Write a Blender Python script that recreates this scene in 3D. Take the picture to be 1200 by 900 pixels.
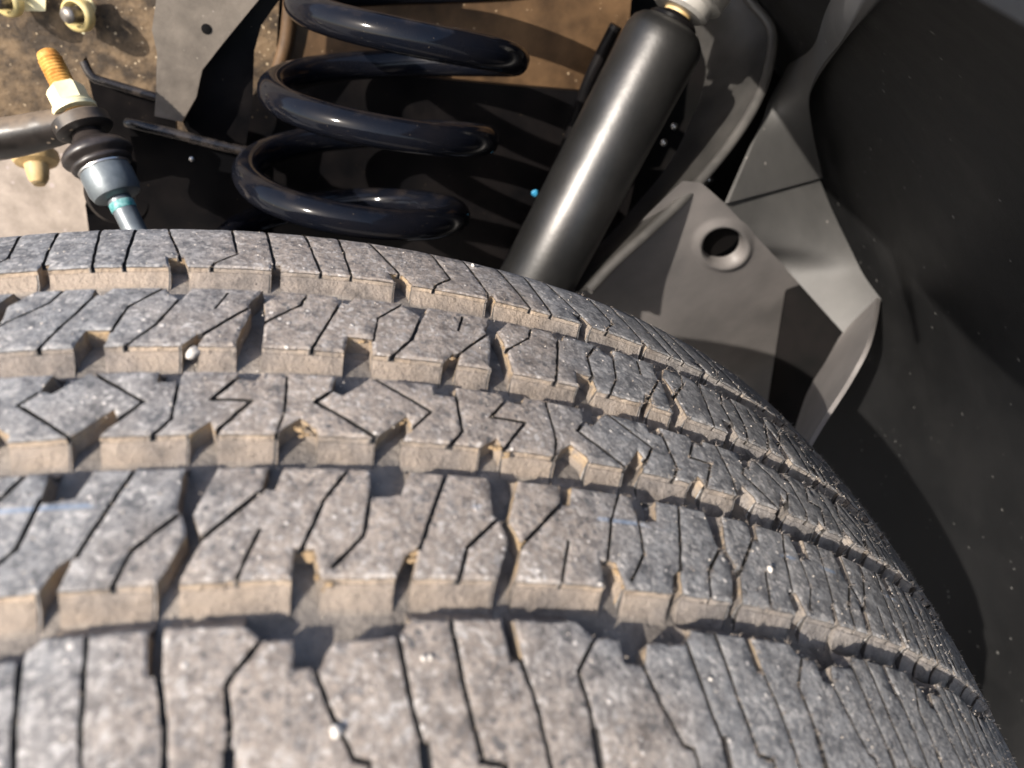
import bpy, bmesh, math, random
import numpy as np
from mathutils import Vector, Matrix, noise
from mathutils.geometry import delaunay_2d_cdt

# ------------------------------------------------------------------ scene reset
for o in list(bpy.data.objects):
    bpy.data.objects.remove(o)
SC = bpy.context.scene
COL = SC.collection
random.seed(7)
RNG = np.random.default_rng(11)

# ------------------------------------------------------------------ camera
CAM = Vector((0.11647, -0.13546, 0.50593))
YAW, PITCH, FPX = 0.17242, 0.75854, 860.07
FW = Vector((math.sin(YAW)*math.cos(PITCH), math.cos(YAW)*math.cos(PITCH), -math.sin(PITCH)))
RT = Vector((math.cos(YAW), -math.sin(YAW), 0))
UP = RT.cross(FW)
cam_data = bpy.data.cameras.new('camera')
cam = bpy.data.objects.new('camera', cam_data)
COL.objects.link(cam)
m3 = Matrix((RT, UP, -FW)).transposed()
cam.matrix_world = Matrix.Translation(CAM) @ m3.to_4x4()
cam_data.sensor_width = 36.0
cam_data.lens = FPX/1200*36
cam_data.clip_start = 0.01
cam_data.clip_end = 500
cam_data.dof.use_dof = True
cam_data.dof.focus_distance = 0.285
cam_data.dof.aperture_fstop = 11.0
SC.camera = cam

# ------------------------------------------------------------------ sky and sun
SUN_EL, SUN_AZ = math.radians(38), math.radians(228)   # azimuth measured from +Y towards +X
SL = Vector((math.sin(SUN_AZ)*math.cos(SUN_EL), math.cos(SUN_AZ)*math.cos(SUN_EL), math.sin(SUN_EL)))
world = bpy.data.worlds.new('World')
SC.world = world
world.use_nodes = True
wn = world.node_tree.nodes
wl = world.node_tree.links
wn.clear()
sky = wn.new('ShaderNodeTexSky')
sky.sky_type = 'NISHITA'
sky.sun_disc = False
sky.sun_elevation = SUN_EL
sky.sun_rotation = SUN_AZ
sky.dust_density = 2.2
sky.ozone_density = 1.0
bg = wn.new('ShaderNodeBackground')
bg.inputs['Strength'].default_value = 0.15
wo = wn.new('ShaderNodeOutputWorld')
wl.new(sky.outputs[0], bg.inputs[0])
wl.new(bg.outputs[0], wo.inputs[0])
sd = bpy.data.lights.new('sun', 'SUN')
sd.energy = 4.6
sd.angle = math.radians(0.5)
sd.color = (1.0, 0.92, 0.82)
sun = bpy.data.objects.new('sun', sd)
COL.objects.link(sun)
sun.rotation_euler = SL.to_track_quat('Z', 'Y').to_euler()

SC.render.engine = 'CYCLES'
SC.view_settings.view_transform = 'Standard'
SC.view_settings.look = 'None'
SC.view_settings.gamma = 1
SC.view_settings.use_curve_mapping = False
SC.view_settings.exposure = 0.95


# ------------------------------------------------------------------ helpers
def ray(px, py):
    return FW + RT*((px-600)/FPX) + UP*((450-py)/FPX)


def at(px, py, depth):
    return CAM + ray(px, py)*depth


def at_y(px, py, y):
    d = ray(px, py)
    return CAM + d*((y-CAM.y)/d.y)


def on_plane(px, py, p0, n):
    d = ray(px, py)
    return CAM + d*((p0-CAM).dot(n)/d.dot(n))


def new_obj(name, me, mat=None, parent=None):
    o = bpy.data.objects.new(name, me)
    COL.objects.link(o)
    if mat:
        me.materials.append(mat)
    if parent:
        o.parent = parent
    return o


def tag(o, label=None, cat=None, group=None, kind=None):
    if label: o['label'] = label
    if cat: o['category'] = cat
    if group: o['group'] = group
    if kind: o['kind'] = kind
    return o


def empty(name, loc, label, cat, group=None):
    o = bpy.data.objects.new(name, None)
    COL.objects.link(o)
    o.location = loc
    o.empty_display_size = 0.02
    return tag(o, label, cat, group)


def finish(name, bm, mat, parent=None, smooth=40, bevel=None, seg=2):
    """bmesh in world space -> object; child geometry is moved into the parent's space"""
    if bevel:
        es = [e for e in bm.edges if len(e.link_faces) == 2 and e.calc_face_angle(0) > math.radians(35)]
        bmesh.ops.bevel(bm, geom=es, offset=bevel, segments=seg, affect='EDGES', profile=0.6, clamp_overlap=True)
    bmesh.ops.recalc_face_normals(bm, faces=bm.faces)
    if parent is not None:
        off = parent.location
        p = parent
        while p.parent:
            p = p.parent
            off = off + p.location
        bmesh.ops.translate(bm, verts=bm.verts, vec=-off)
    me = bpy.data.meshes.new(name)
    bm.to_mesh(me)
    bm.free()
    if smooth:
        me.polygons.foreach_set('use_smooth', [True]*len(me.polygons))
        me.set_sharp_from_angle(angle=math.radians(smooth))
    return new_obj(name, me, mat, parent)


def frame_of(axis):
    a = axis.normalized()
    t = Vector((0, 0, 1)) if abs(a.z) < 0.9 else Vector((1, 0, 0))
    x = a.cross(t).normalized()
    return x, a.cross(x).normalized(), a


def lathe(bm, p0, axis, prof, n=32, ref=None, closed=False):
    """prof: list of (distance along axis, radius)"""
    x, y, a = frame_of(axis)
    if ref is not None:
        x = (ref - a*ref.dot(a)).normalized()
        y = a.cross(x)
    rings = []
    for h, r in prof:
        c = p0 + a*h
        if r < 1e-7:
            rings.append([bm.verts.new(c)])
        else:
            rings.append([bm.verts.new(c + (x*math.cos(2*math.pi*i/n) + y*math.sin(2*math.pi*i/n))*r) for i in range(n)])
    for A, B in zip(rings[:-1], rings[1:]):
        for i in range(n):
            j = (i+1) % n
            if len(A) == 1 and len(B) == 1:
                continue
            if len(A) == 1:
                bm.faces.new((A[0], B[j], B[i]))
            elif len(B) == 1:
                bm.faces.new((A[i], A[j], B[0]))
            else:
                bm.faces.new((A[i], A[j], B[j], B[i]))
    return bm


def tube(bm, pts, rad, n=14, cap=True, flat=1.0, up=None):
    """sweep a circle (or a flattened one) along points; rad is a number or a list"""
    if not hasattr(rad, '__len__'):
        rad = [rad]*len(pts)
    rings = []
    prev = None
    for k, p in enumerate(pts):
        t = (pts[min(k+1, len(pts)-1)] - pts[max(k-1, 0)]).normalized()
        if prev is None:
            x = up.cross(t).normalized() if up is not None else frame_of(t)[0]
        else:
            x = (prev - t*prev.dot(t)).normalized()
        prev = x
        y = t.cross(x)
        rings.append([bm.verts.new(p + (x*math.cos(2*math.pi*i/n) + y*(math.sin(2*math.pi*i/n)*flat))*rad[k]) for i in range(n)])
    for A, B in zip(rings[:-1], rings[1:]):
        for i in range(n):
            j = (i+1) % n
            bm.faces.new((A[i], A[j], B[j], B[i]))
    if cap:
        for R_, end in ((rings[0], pts[0]), (rings[-1], pts[-1])):
            c = bm.verts.new(end)
            for i in range(n):
                bm.faces.new((R_[i], R_[(i+1) % n], c))
    return bm


def smooth_path(pts, n=8):
    out = []
    P = [pts[0]] + list(pts) + [pts[-1]]
    for i in range(1, len(P)-2):
        for k in range(n):
            t = k/n
            a, b, c, d = P[i-1], P[i], P[i+1], P[i+2]
            out.append(0.5*((2*b) + (c-a)*t + (2*a-5*b+4*c-d)*t*t + (3*b-a-3*c+d)*t**3))
    out.append(pts[-1])
    return out


def prism(bm, pts, thick):
    """extrude a planar polygon (world points) along the vector thick, with holes left out"""
    A = [bm.verts.new(p) for p in pts]
    B = [bm.verts.new(p+thick) for p in pts]
    bm.faces.new(A)
    bm.faces.new(B[::-1])
    n = len(pts)
    for i in range(n):
        j = (i+1) % n
        bm.faces.new((A[i], B[i], B[j], A[j]))
    return bm


def plate(name, pxs, p0, nrm, thick, mat, parent=None, bevel=0.0012, hole=None):
    nrm = nrm.normalized()
    bm = bmesh.new()
    pts = [on_plane(x, y, p0, nrm) for x, y in pxs]
    prism(bm, pts, -nrm*thick)
    return finish(name, bm, mat, parent, 35, bevel)


# ------------------------------------------------------------------ materials
def material(name, c1, c2, rough=0.5, metal=0.0, scale=40, detail=6, lo=0.35, hi=0.65, bump=0.2, bdist=0.0005, bscale=None,
             specks=None, speck_scale=260, speck_cut=0.80, speck_size=0.42, coat=0.0, spec=0.5, dust_up=None, rough2=None, stretch=None):
    m = bpy.data.materials.new(name)
    m.use_nodes = True
    nt = m.node_tree
    N, L = nt.nodes, nt.links
    b = N['Principled BSDF']
    tc = N.new('ShaderNodeTexCoord')
    vec = tc.outputs['Object']
    if stretch:
        mp = N.new('ShaderNodeMapping')
        mp.inputs['Scale'].default_value = stretch
        L.new(vec, mp.inputs['Vector'])
        vec = mp.outputs[0]
    nz = N.new('ShaderNodeTexNoise')
    nz.inputs['Scale'].default_value = scale
    nz.inputs['Detail'].default_value = detail
    nz.inputs['Roughness'].default_value = 0.62
    L.new(vec, nz.inputs['Vector'])
    mr = N.new('ShaderNodeMapRange')
    mr.inputs[1].default_value = lo
    mr.inputs[2].default_value = hi
    L.new(nz.outputs[0], mr.inputs[0])
    mx = N.new('ShaderNodeMix')
    mx.data_type = 'RGBA'
    mx.inputs[6].default_value = (*c1, 1)
    mx.inputs[7].default_value = (*c2, 1)
    L.new(mr.outputs[0], mx.inputs[0])
    col = mx.outputs[2]
    rsock = None
    if rough2 is not None:
        rr = N.new('ShaderNodeMapRange')
        rr.inputs[1].default_value = 0
        rr.inputs[2].default_value = 1
        rr.inputs[3].default_value = rough
        rr.inputs[4].default_value = rough2
        L.new(mr.outputs[0], rr.inputs[0])
        rsock = rr.outputs[0]
    if dust_up:
        # dust settled on faces that look up
        geo = N.new('ShaderNodeNewGeometry')
        sp = N.new('ShaderNodeSeparateXYZ')
        L.new(geo.outputs['Normal'], sp.inputs[0])
        nz2 = N.new('ShaderNodeTexNoise')
        nz2.inputs['Scale'].default_value = scale*2.2
        nz2.inputs['Detail'].default_value = 5
        L.new(tc.outputs['Object'], nz2.inputs['Vector'])
        ad = N.new('ShaderNodeMath')
        ad.operation = 'ADD'
        L.new(sp.outputs[2], ad.inputs[0])
        L.new(nz2.outputs[0], ad.inputs[1])
        dr = N.new('ShaderNodeMapRange')
        dr.inputs[1].default_value = dust_up[1]
        dr.inputs[2].default_value = dust_up[2]
        dr.inputs[4].default_value = dust_up[3]
        L.new(ad.outputs[0], dr.inputs[0])
        m2 = N.new('ShaderNodeMix')
        m2.data_type = 'RGBA'
        L.new(dr.outputs[0], m2.inputs[0])
        L.new(col, m2.inputs[6])
        m2.inputs[7].default_value = (*dust_up[0], 1)
        col = m2.outputs[2]
        ra = N.new('ShaderNodeMix')
        L.new(dr.outputs[0], ra.inputs[0])
        if rsock: L.new(rsock, ra.inputs[2])
        else: ra.inputs[2].default_value = rough
        ra.inputs[3].default_value = 0.85
        rsock = ra.outputs[0]
    if specks:
        vo = N.new('ShaderNodeTexVoronoi')
        vo.inputs['Scale'].default_value = speck_scale
        L.new(tc.outputs['Object'], vo.inputs['Vector'])
        lt = N.new('ShaderNodeMath')
        lt.operation = 'SUBTRACT'
        sc_ = N.new('ShaderNodeSeparateColor')
        L.new(vo.outputs['Color'], sc_.inputs[0])
        # random cell value above the cut -> speck with a random size
        mrs = N.new('ShaderNodeMapRange')
        mrs.inputs[1].default_value = speck_cut
        mrs.inputs[2].default_value = 1.0
        mrs.inputs[3].default_value = 0.0
        mrs.inputs[4].default_value = speck_size
        L.new(sc_.outputs[0], mrs.inputs[0])
        L.new(mrs.outputs[0], lt.inputs[0])
        L.new(vo.outputs['Distance'], lt.inputs[1])
        ms = N.new('ShaderNodeMapRange')
        ms.inputs[1].default_value = 0.0
        ms.inputs[2].default_value = 0.12
        L.new(lt.outputs[0], ms.inputs[0])
        m3_ = N.new('ShaderNodeMix')
        m3_.data_type = 'RGBA'
        L.new(ms.outputs[0], m3_.inputs[0])
        L.new(col, m3_.inputs[6])
        m3_.inputs[7].default_value = (*specks, 1)
        col = m3_.outputs[2]
    L.new(col, b.inputs['Base Color'])
    b.inputs['Roughness'].default_value = rough
    if rsock: L.new(rsock, b.inputs['Roughness'])
    b.inputs['Metallic'].default_value = metal
    b.inputs['Specular IOR Level'].default_value = spec
    b.inputs['Coat Weight'].default_value = coat
    b.inputs['Coat Roughness'].default_value = 0.08
    if bump:
        nb = N.new('ShaderNodeTexNoise')
        nb.inputs['Scale'].default_value = bscale or scale*6
        nb.inputs['Detail'].default_value = 5
        L.new(vec, nb.inputs['Vector'])
        bp = N.new('ShaderNodeBump')
        bp.inputs['Strength'].default_value = bump
        bp.inputs['Distance'].default_value = bdist
        L.new(nb.outputs[0], bp.inputs['Height'])
        L.new(bp.outputs[0], b.inputs['Normal'])
    return m


def rubber_material():
    m = bpy.data.materials.new('tread_rubber')
    m.use_nodes = True
    nt = m.node_tree
    N, L = nt.nodes, nt.links
    b = N['Principled BSDF']
    tc = N.new('ShaderNodeTexCoord')
    V = tc.outputs['Object']

    def nz(scale, detail=5, rough=0.6, vec=V):
        n = N.new('ShaderNodeTexNoise')
        n.inputs['Scale'].default_value = scale
        n.inputs['Detail'].default_value = detail
        n.inputs['Roughness'].default_value = rough
        L.new(vec, n.inputs['Vector'])
        return n.outputs[0]

    def rng(s, a, b_, c=0.0, d=1.0, smooth=False):
        r = N.new('ShaderNodeMapRange')
        if smooth: r.interpolation_type = 'SMOOTHSTEP'
        for i, v in zip((1, 2, 3, 4), (a, b_, c, d)):
            r.inputs[i].default_value = v
        L.new(s, r.inputs[0])
        return r.outputs[0]

    def mixc(f, a, b_):
        x = N.new('ShaderNodeMix')
        x.data_type = 'RGBA'
        if isinstance(f, float): x.inputs[0].default_value = f
        else: L.new(f, x.inputs[0])
        for i, c in ((6, a), (7, b_)):
            if isinstance(c, tuple): x.inputs[i].default_value = (*c, 1)
            else: L.new(c, x.inputs[i])
        return x.outputs[2]

    def mt(op, a, b_):
        x = N.new('ShaderNodeMath')
        x.operation = op
        for i, c in ((0, a), (1, b_)):
            if isinstance(c, (int, float)): x.inputs[i].default_value = c
            else: L.new(c, x.inputs[i])
        return x.outputs[0]

    at_ = N.new('ShaderNodeAttribute')
    at_.attribute_name = 'dep'
    code = at_.outputs['Fac']
    is_notch = mt('GREATER_THAN', code, 3.3)
    is_sipe = mt('MULTIPLY', mt('GREATER_THAN', code, 1.3), mt('SUBTRACT', 1.0, is_notch))
    dep = mt('SUBTRACT', mt('SUBTRACT', code, mt('MULTIPLY', is_notch, 4.0)), mt('MULTIPLY', is_sipe, 2.0))
    dep = mt('MAXIMUM', dep, 0.0)
    sep = N.new('ShaderNodeSeparateXYZ')
    L.new(V, sep.inputs[0])
    # dry dust lies in a patch on the tread that last rolled through the dirt
    big = nz(22, 4)
    xs = mt('ADD', sep.outputs[0], mt('MULTIPLY', mt('SUBTRACT', big, 0.5), 0.10))
    patch = mt('MULTIPLY', rng(xs, 0.035, 0.085, smooth=True), rng(xs, 0.175, 0.135, smooth=True))
    fine = nz(900, 3, 0.7)
    mid = nz(210, 6, 0.66)
    clean = mixc(rng(mid, 0.36, 0.66), (0.086, 0.086, 0.089), (0.245, 0.243, 0.242))
    dusty = mixc(rng(mid, 0.34, 0.66), (0.130, 0.108, 0.092), (0.325, 0.272, 0.228))
    top = mixc(patch, clean, dusty)
    top = mixc(rng(fine, 0.54, 0.74, 0, 0.7), top, (0.52, 0.48, 0.44))
    big2 = nz(75, 5, 0.65)
    top = mixc(rng(big2, 0.54, 0.78, 0, 0.25), top, (0.36, 0.33, 0.30))
    top = mixc(rng(nz(48, 5, 0.65), 0.58, 0.74, 0, 0.40), top, (0.065, 0.064, 0.064))
    # coarse mineral grain about a millimetre across
    vg = N.new('ShaderNodeTexVoronoi')
    vg.inputs['Scale'].default_value = 850
    L.new(V, vg.inputs['Vector'])
    sg = N.new('ShaderNodeSeparateColor')
    L.new(vg.outputs['Color'], sg.inputs[0])
    top = mixc(mt('MULTIPLY', rng(sg.outputs[0], 0.64, 1.0, 0, 0.68), rng(big2, 0.38, 0.62)), top, (0.50, 0.47, 0.44))
    top = mixc(mt('MULTIPLY', rng(sg.outputs[1], 0.66, 1.0, 0, 0.85), rng(big2, 0.62, 0.42)), top, (0.055, 0.056, 0.060))
    # scuffs dragged across the ribs
    ms_ = N.new('ShaderNodeMapping')
    ms_.inputs['Scale'].default_value = (420, 60, 420)
    ms_.inputs['Rotation'].default_value = (0, 0, 0.25)
    L.new(V, ms_.inputs['Vector'])
    scf = nz(1.0, 4, 0.7, ms_.outputs[0])
    top = mixc(rng(scf, 0.56, 0.78, 0, 0.45), top, (0.33, 0.31, 0.295))
    top = mixc(rng(scf, 0.42, 0.28, 0, 0.45), top, (0.055, 0.056, 0.060))
    # dark scuffs
    top = mixc(rng(nz(170, 4, 0.7), 0.60, 0.72, 0, 0.75), top, (0.060, 0.062, 0.068))
    # pale grains pressed in the surface
    vo = N.new('ShaderNodeTexVoronoi')
    vo.inputs['Scale'].default_value = 420
    L.new(V, vo.inputs['Vector'])
    sc_ = N.new('ShaderNodeSeparateColor')
    L.new(vo.outputs['Color'], sc_.inputs[0])
    sz = rng(sc_.outputs[0], 0.82, 1.0, 0.0, 0.34)
    g = rng(mt('SUBTRACT', sz, vo.outputs['Distance']), 0.0, 0.10)
    top = mixc(mt('MULTIPLY', g, 0.8), top, (0.62, 0.57, 0.52))
    # blue mould stripe printed on one rib, mostly worn away
    st = mt('SUBTRACT', 1.0, rng(mt('ABSOLUTE', mt('ADD', sep.outputs[1], 0.0312), 0), 0.0004, 0.0008))
    st = mt('MULTIPLY', st, rng(nz(75, 2), 0.56, 0.62, 0, 0.30))
    top = mixc(st, top, (0.20, 0.33, 0.52))
    # walls: tan dust caked along the upper band, grey-brown film below, darker floor
    wn_ = nz(160, 6, 0.7)
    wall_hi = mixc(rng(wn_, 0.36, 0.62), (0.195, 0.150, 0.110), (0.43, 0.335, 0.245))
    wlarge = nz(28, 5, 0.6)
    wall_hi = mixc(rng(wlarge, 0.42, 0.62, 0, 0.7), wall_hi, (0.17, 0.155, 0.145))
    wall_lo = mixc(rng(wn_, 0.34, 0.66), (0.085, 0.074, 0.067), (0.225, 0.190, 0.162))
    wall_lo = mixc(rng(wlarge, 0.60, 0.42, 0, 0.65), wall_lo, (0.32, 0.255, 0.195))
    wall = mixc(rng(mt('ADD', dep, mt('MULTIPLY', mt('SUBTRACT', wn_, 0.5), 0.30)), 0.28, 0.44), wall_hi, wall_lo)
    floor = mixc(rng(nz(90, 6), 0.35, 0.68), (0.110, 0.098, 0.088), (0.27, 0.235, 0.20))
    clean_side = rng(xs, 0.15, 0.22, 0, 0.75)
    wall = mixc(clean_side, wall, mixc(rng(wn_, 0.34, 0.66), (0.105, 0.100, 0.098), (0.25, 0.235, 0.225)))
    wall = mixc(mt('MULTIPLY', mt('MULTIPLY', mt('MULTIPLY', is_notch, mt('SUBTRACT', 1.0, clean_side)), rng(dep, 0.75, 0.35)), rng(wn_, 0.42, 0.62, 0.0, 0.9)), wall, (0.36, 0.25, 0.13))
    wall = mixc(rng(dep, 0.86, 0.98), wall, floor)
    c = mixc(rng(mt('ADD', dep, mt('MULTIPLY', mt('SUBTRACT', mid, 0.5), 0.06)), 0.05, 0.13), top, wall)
    c = mixc(is_sipe, c, (0.055, 0.050, 0.047))  # sipes coloured dark to stand for the shade in the slits
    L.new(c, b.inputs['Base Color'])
    L.new(rng(mid, 0.3, 0.7, 0.62, 0.9), b.inputs['Roughness'])
    b.inputs['Specular IOR Level'].default_value = 0.45
    bp = N.new('ShaderNodeBump')
    bp.inputs['Strength'].default_value = 1.0
    bp.inputs['Distance'].default_value = 0.0007
    hgt = mt('ADD', mt('MULTIPLY', nz(520, 5, 0.7), 0.75), mt('ADD', mt('MULTIPLY', mid, 0.7), mt('ADD', mt('MULTIPLY', g, 0.45), mt('MULTIPLY', sg.outputs[0], 0.35))))
    crust = mt('MULTIPLY', mt('MULTIPLY', wn_, 2.2), rng(dep, 0.06, 0.2))
    L.new(mt('ADD', hgt, crust), bp.inputs['Height'])
    L.new(bp.outputs[0], b.inputs['Normal'])
    return m


M_RUB = rubber_material()
M_BLACK = material('black_gloss_paint', (0.003, 0.003, 0.0035), (0.007, 0.006, 0.006), 0.30, 0, 30, bump=0.15, rough2=0.42, spec=0.09,
                   specks=(0.09, 0.07, 0.05), speck_scale=420, speck_cut=0.90, speck_size=.2)
M_SPRING = material('spring_enamel', (0.003, 0.004, 0.007), (0.006, 0.006, 0.008), 0.09, 0, 40, bump=0.05, rough2=0.12, coat=0.0, spec=0.20,
                    specks=(0.10, 0.08, 0.06), speck_scale=700, speck_cut=0.86, speck_size=.2, dust_up=((0.06, 0.045, 0.033), 1.42, 1.85, 0.30))
M_RIM = material('highlit_black_edge', (0.010, 0.009, 0.009), (0.06, 0.048, 0.040), 0.22, 0.2, 90, 6, 0.4, 0.7, bump=0.2, bscale=400, rough2=0.4)  # lighter than the black faces to paint the highlights along the edges
M_FRAME = material('dusty_brown_frame', (0.032, 0.021, 0.012), (0.145, 0.098, 0.055), 0.75, 0, 70, 9, 0.40, 0.62, bump=0.7, bdist=0.0012, bscale=240,
                   specks=(0.42, 0.33, 0.22), speck_scale=330, speck_cut=0.58, speck_size=0.36)
M_TANPLATE = material('pale_dusty_plate', (0.175, 0.145, 0.120), (0.29, 0.245, 0.207), 0.85, 0, 60, 7, 0.35, 0.65, bump=0.4, bscale=420,
                      specks=(0.30, 0.255, 0.24), speck_scale=160, speck_cut=0.8)
M_TANFRAME = material('tan_frame_web', (0.040, 0.022, 0.010), (0.135, 0.078, 0.037), 0.55, 0, 30, 7, 0.35, 0.68, bump=0.3, bscale=200,
                      specks=(0.5, 0.38, 0.25), speck_scale=300, speck_cut=0.86, speck_size=.3)
M_GREY = material('grey_dusty_steel', (0.058, 0.057, 0.056), (0.086, 0.084, 0.082), 0.62, 0, 18, 7, 0.32, 0.68, bump=0.2, bscale=260,
                  specks=(0.40, 0.37, 0.34), speck_scale=150, speck_cut=0.92, speck_size=.25)
M_GREYB = material('bracket_dusty_steel', (0.080, 0.066, 0.052), (0.14, 0.117, 0.094), 0.7, 0, 70, 7, 0.32, 0.68, bump=0.35, bscale=300,
                   specks=(0.24, 0.21, 0.175), speck_scale=330, speck_cut=0.80, speck_size=.26)
M_BROWNGREY = material('brown_grey_steel', (0.120, 0.113, 0.110), (0.195, 0.180, 0.173), 0.55, 0, 16, 5, 0.32, 0.7, bump=0.15, bscale=160)
M_SHOCK = material('shock_tube_paint', (0.044, 0.044, 0.044), (0.068, 0.066, 0.065), 0.40, 0.85, 40, 6, 0.35, 0.7, bump=0.12, bscale=300, rough2=0.37)
M_FLANGE = material('satin_dark_steel', (0.060, 0.058, 0.056), (0.11, 0.104, 0.098), 0.38, 0.3, 34, 6, 0.35, 0.7, bump=0.15, bscale=260, rough2=0.55)
M_CAP = material('cast_grey_steel', (0.30, 0.29, 0.27), (0.46, 0.44, 0.41), 0.45, 0.4, 60, 6, bump=0.2, bscale=300)
M_PLASTIC = material('liner_plastic', (0.0065, 0.0068, 0.0072), (0.0125, 0.0125, 0.013), 0.46, 0, 14, 6, 0.3, 0.7, bump=0.5, bscale=900, bdist=0.0003, rough2=0.65, spec=0.3,
                     specks=(0.13, 0.127, 0.122), speck_scale=170, speck_cut=0.80, speck_size=0.26)
M_STRIP = material('dusty_liner_strip', (0.024, 0.021, 0.019), (0.040, 0.035, 0.031), 0.7, 0, 30, 6, bump=0.3, bscale=500)
M_ZINC = material('yellow_zinc', (0.56, 0.43, 0.17), (0.72, 0.60, 0.30), 0.42, 0.25, 90, 5, bump=0.15, bscale=600)
M_NUT = material('pale_yellow_zinc', (0.66, 0.58, 0.33), (0.78, 0.72, 0.48), 0.45, 0.2, 90, 5, bump=0.15, bscale=700)
M_ORANGE = material('orange_rusted_stud', (0.42, 0.17, 0.03), (0.66, 0.38, 0.10), 0.45, 0.1, 180, 5, bump=0.25, bscale=900)
M_OCHRE = material('ochre_zinc_dirty', (0.36, 0.24, 0.10), (0.52, 0.38, 0.19), 0.6, 0, 120, 5, bump=0.3, bscale=500)
M_STEEL = material('bare_steel', (0.42, 0.41, 0.40), (0.60, 0.58, 0.55), 0.28, 0.9, 80, 5, bump=0.1, bscale=500)
M_BOLT = material('dark_thread', (0.10, 0.09, 0.08), (0.30, 0.27, 0.24), 0.4, 0.7, 160, 5, bump=0.2, bscale=600)
M_BOOT = material('boot_rubber', (0.014, 0.011, 0.010), (0.034, 0.027, 0.024), 0.40, 0, 70, 5, bump=0.2, bscale=400)
M_HOUSING = material('grey_zinc_housing', (0.085, 0.10, 0.11), (0.16, 0.18, 0.19), 0.42, 0.4, 70, 5, bump=0.12, bscale=400)
M_TEAL = material('teal_paint_mark', (0.02, 0.17, 0.17), (0.20, 0.36, 0.36), 0.5, 0, 200, 3, bump=0.1)
M_BLUE = material('blue_glint', (0.02, 0.20, 0.38), (0.05, 0.30, 0.50), 0.4, 0, 200, 3, bump=0.1)  # colour of the painted blue glint
M_ARMBAR = material('stabilizer_bar_paint', (0.008, 0.007, 0.0065), (0.022, 0.017, 0.014), 0.30, 0, 50, 6, bump=0.2, bscale=300, rough2=0.5,
                    specks=(0.30, 0.23, 0.16), speck_scale=300, speck_cut=0.86, dust_up=((0.17, 0.125, 0.085), 0.95, 1.45, 0.75))
M_PEBBLE = material('pale_pebble', (0.36, 0.33, 0.29), (0.56, 0.52, 0.47), 0.7, 0, 300, 5, bump=0.4, bscale=900)
M_MUD = material('dried_mud', (0.18, 0.120, 0.062), (0.32, 0.225, 0.125), 0.9, 0, 400, 5, bump=0.8, bdist=0.0006, bscale=1500)
M_GRIT = material('grit', (0.34, 0.28, 0.22), (0.60, 0.54, 0.47), 0.8, 0, 400, 3, bump=0)
M_GROUND = material('concrete_ground', (0.20, 0.187, 0.172), (0.29, 0.27, 0.247), 0.85, 0, 3, 8, bump=0.3, bscale=60, bdist=0.003)
M_VOID = material('shade_black', (0.005, 0.005, 0.005), (0.008, 0.007, 0.007), 0.8, 0, 30, bump=0, spec=0.05)  # near-black colour standing in for shade in gaps and holes

# ------------------------------------------------------------------ ground
bm = bmesh.new()
bmesh.ops.create_grid(bm, x_segments=2, y_segments=2, size=60)
bmesh.ops.translate(bm, verts=bm.verts, vec=(0, 0, -0.3915))
tag(finish('ground', bm, M_GROUND, None, 0), kind='structure')

# ------------------------------------------------------------------ tyre
R0, KC = 0.39, 1.16767          # crown radius and crown curvature (metres)
DEPTH = 6.2                     # groove depth, mm
B0 = [-103, -38, 27.5, 92.3, 163.5, 226.5, 281.5, 324, 380]     # pitch borders along the circumference, mm (index 3 is pitch 0)
CIRC = 2*math.pi*R0*1000
nrest = 31
step = (CIRC - 103 - 380)/nrest
BND = np.array(B0 + [380 + step*(i+1) for i in range(nrest+4)])


def s_of_u(u):
    return np.interp(np.asarray(u, float)+3, np.arange(len(BND)), BND)


def crown(y):                    # y in mm -> radius in metres
    a = np.abs(y)
    e = np.clip(a-86, 0, None)
    return R0 - KC*(y/1000)**2 - 0.000045*e*e


def tyre_xyz(s, y, dep=0.0):
    th = np.asarray(s)/1000/R0
    r = crown(np.asarray(y)) - np.asarray(dep)/1000
    return np.stack([r*np.sin(th), np.asarray(y)/1000+0*th, r*np.cos(th)], -1)


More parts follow.
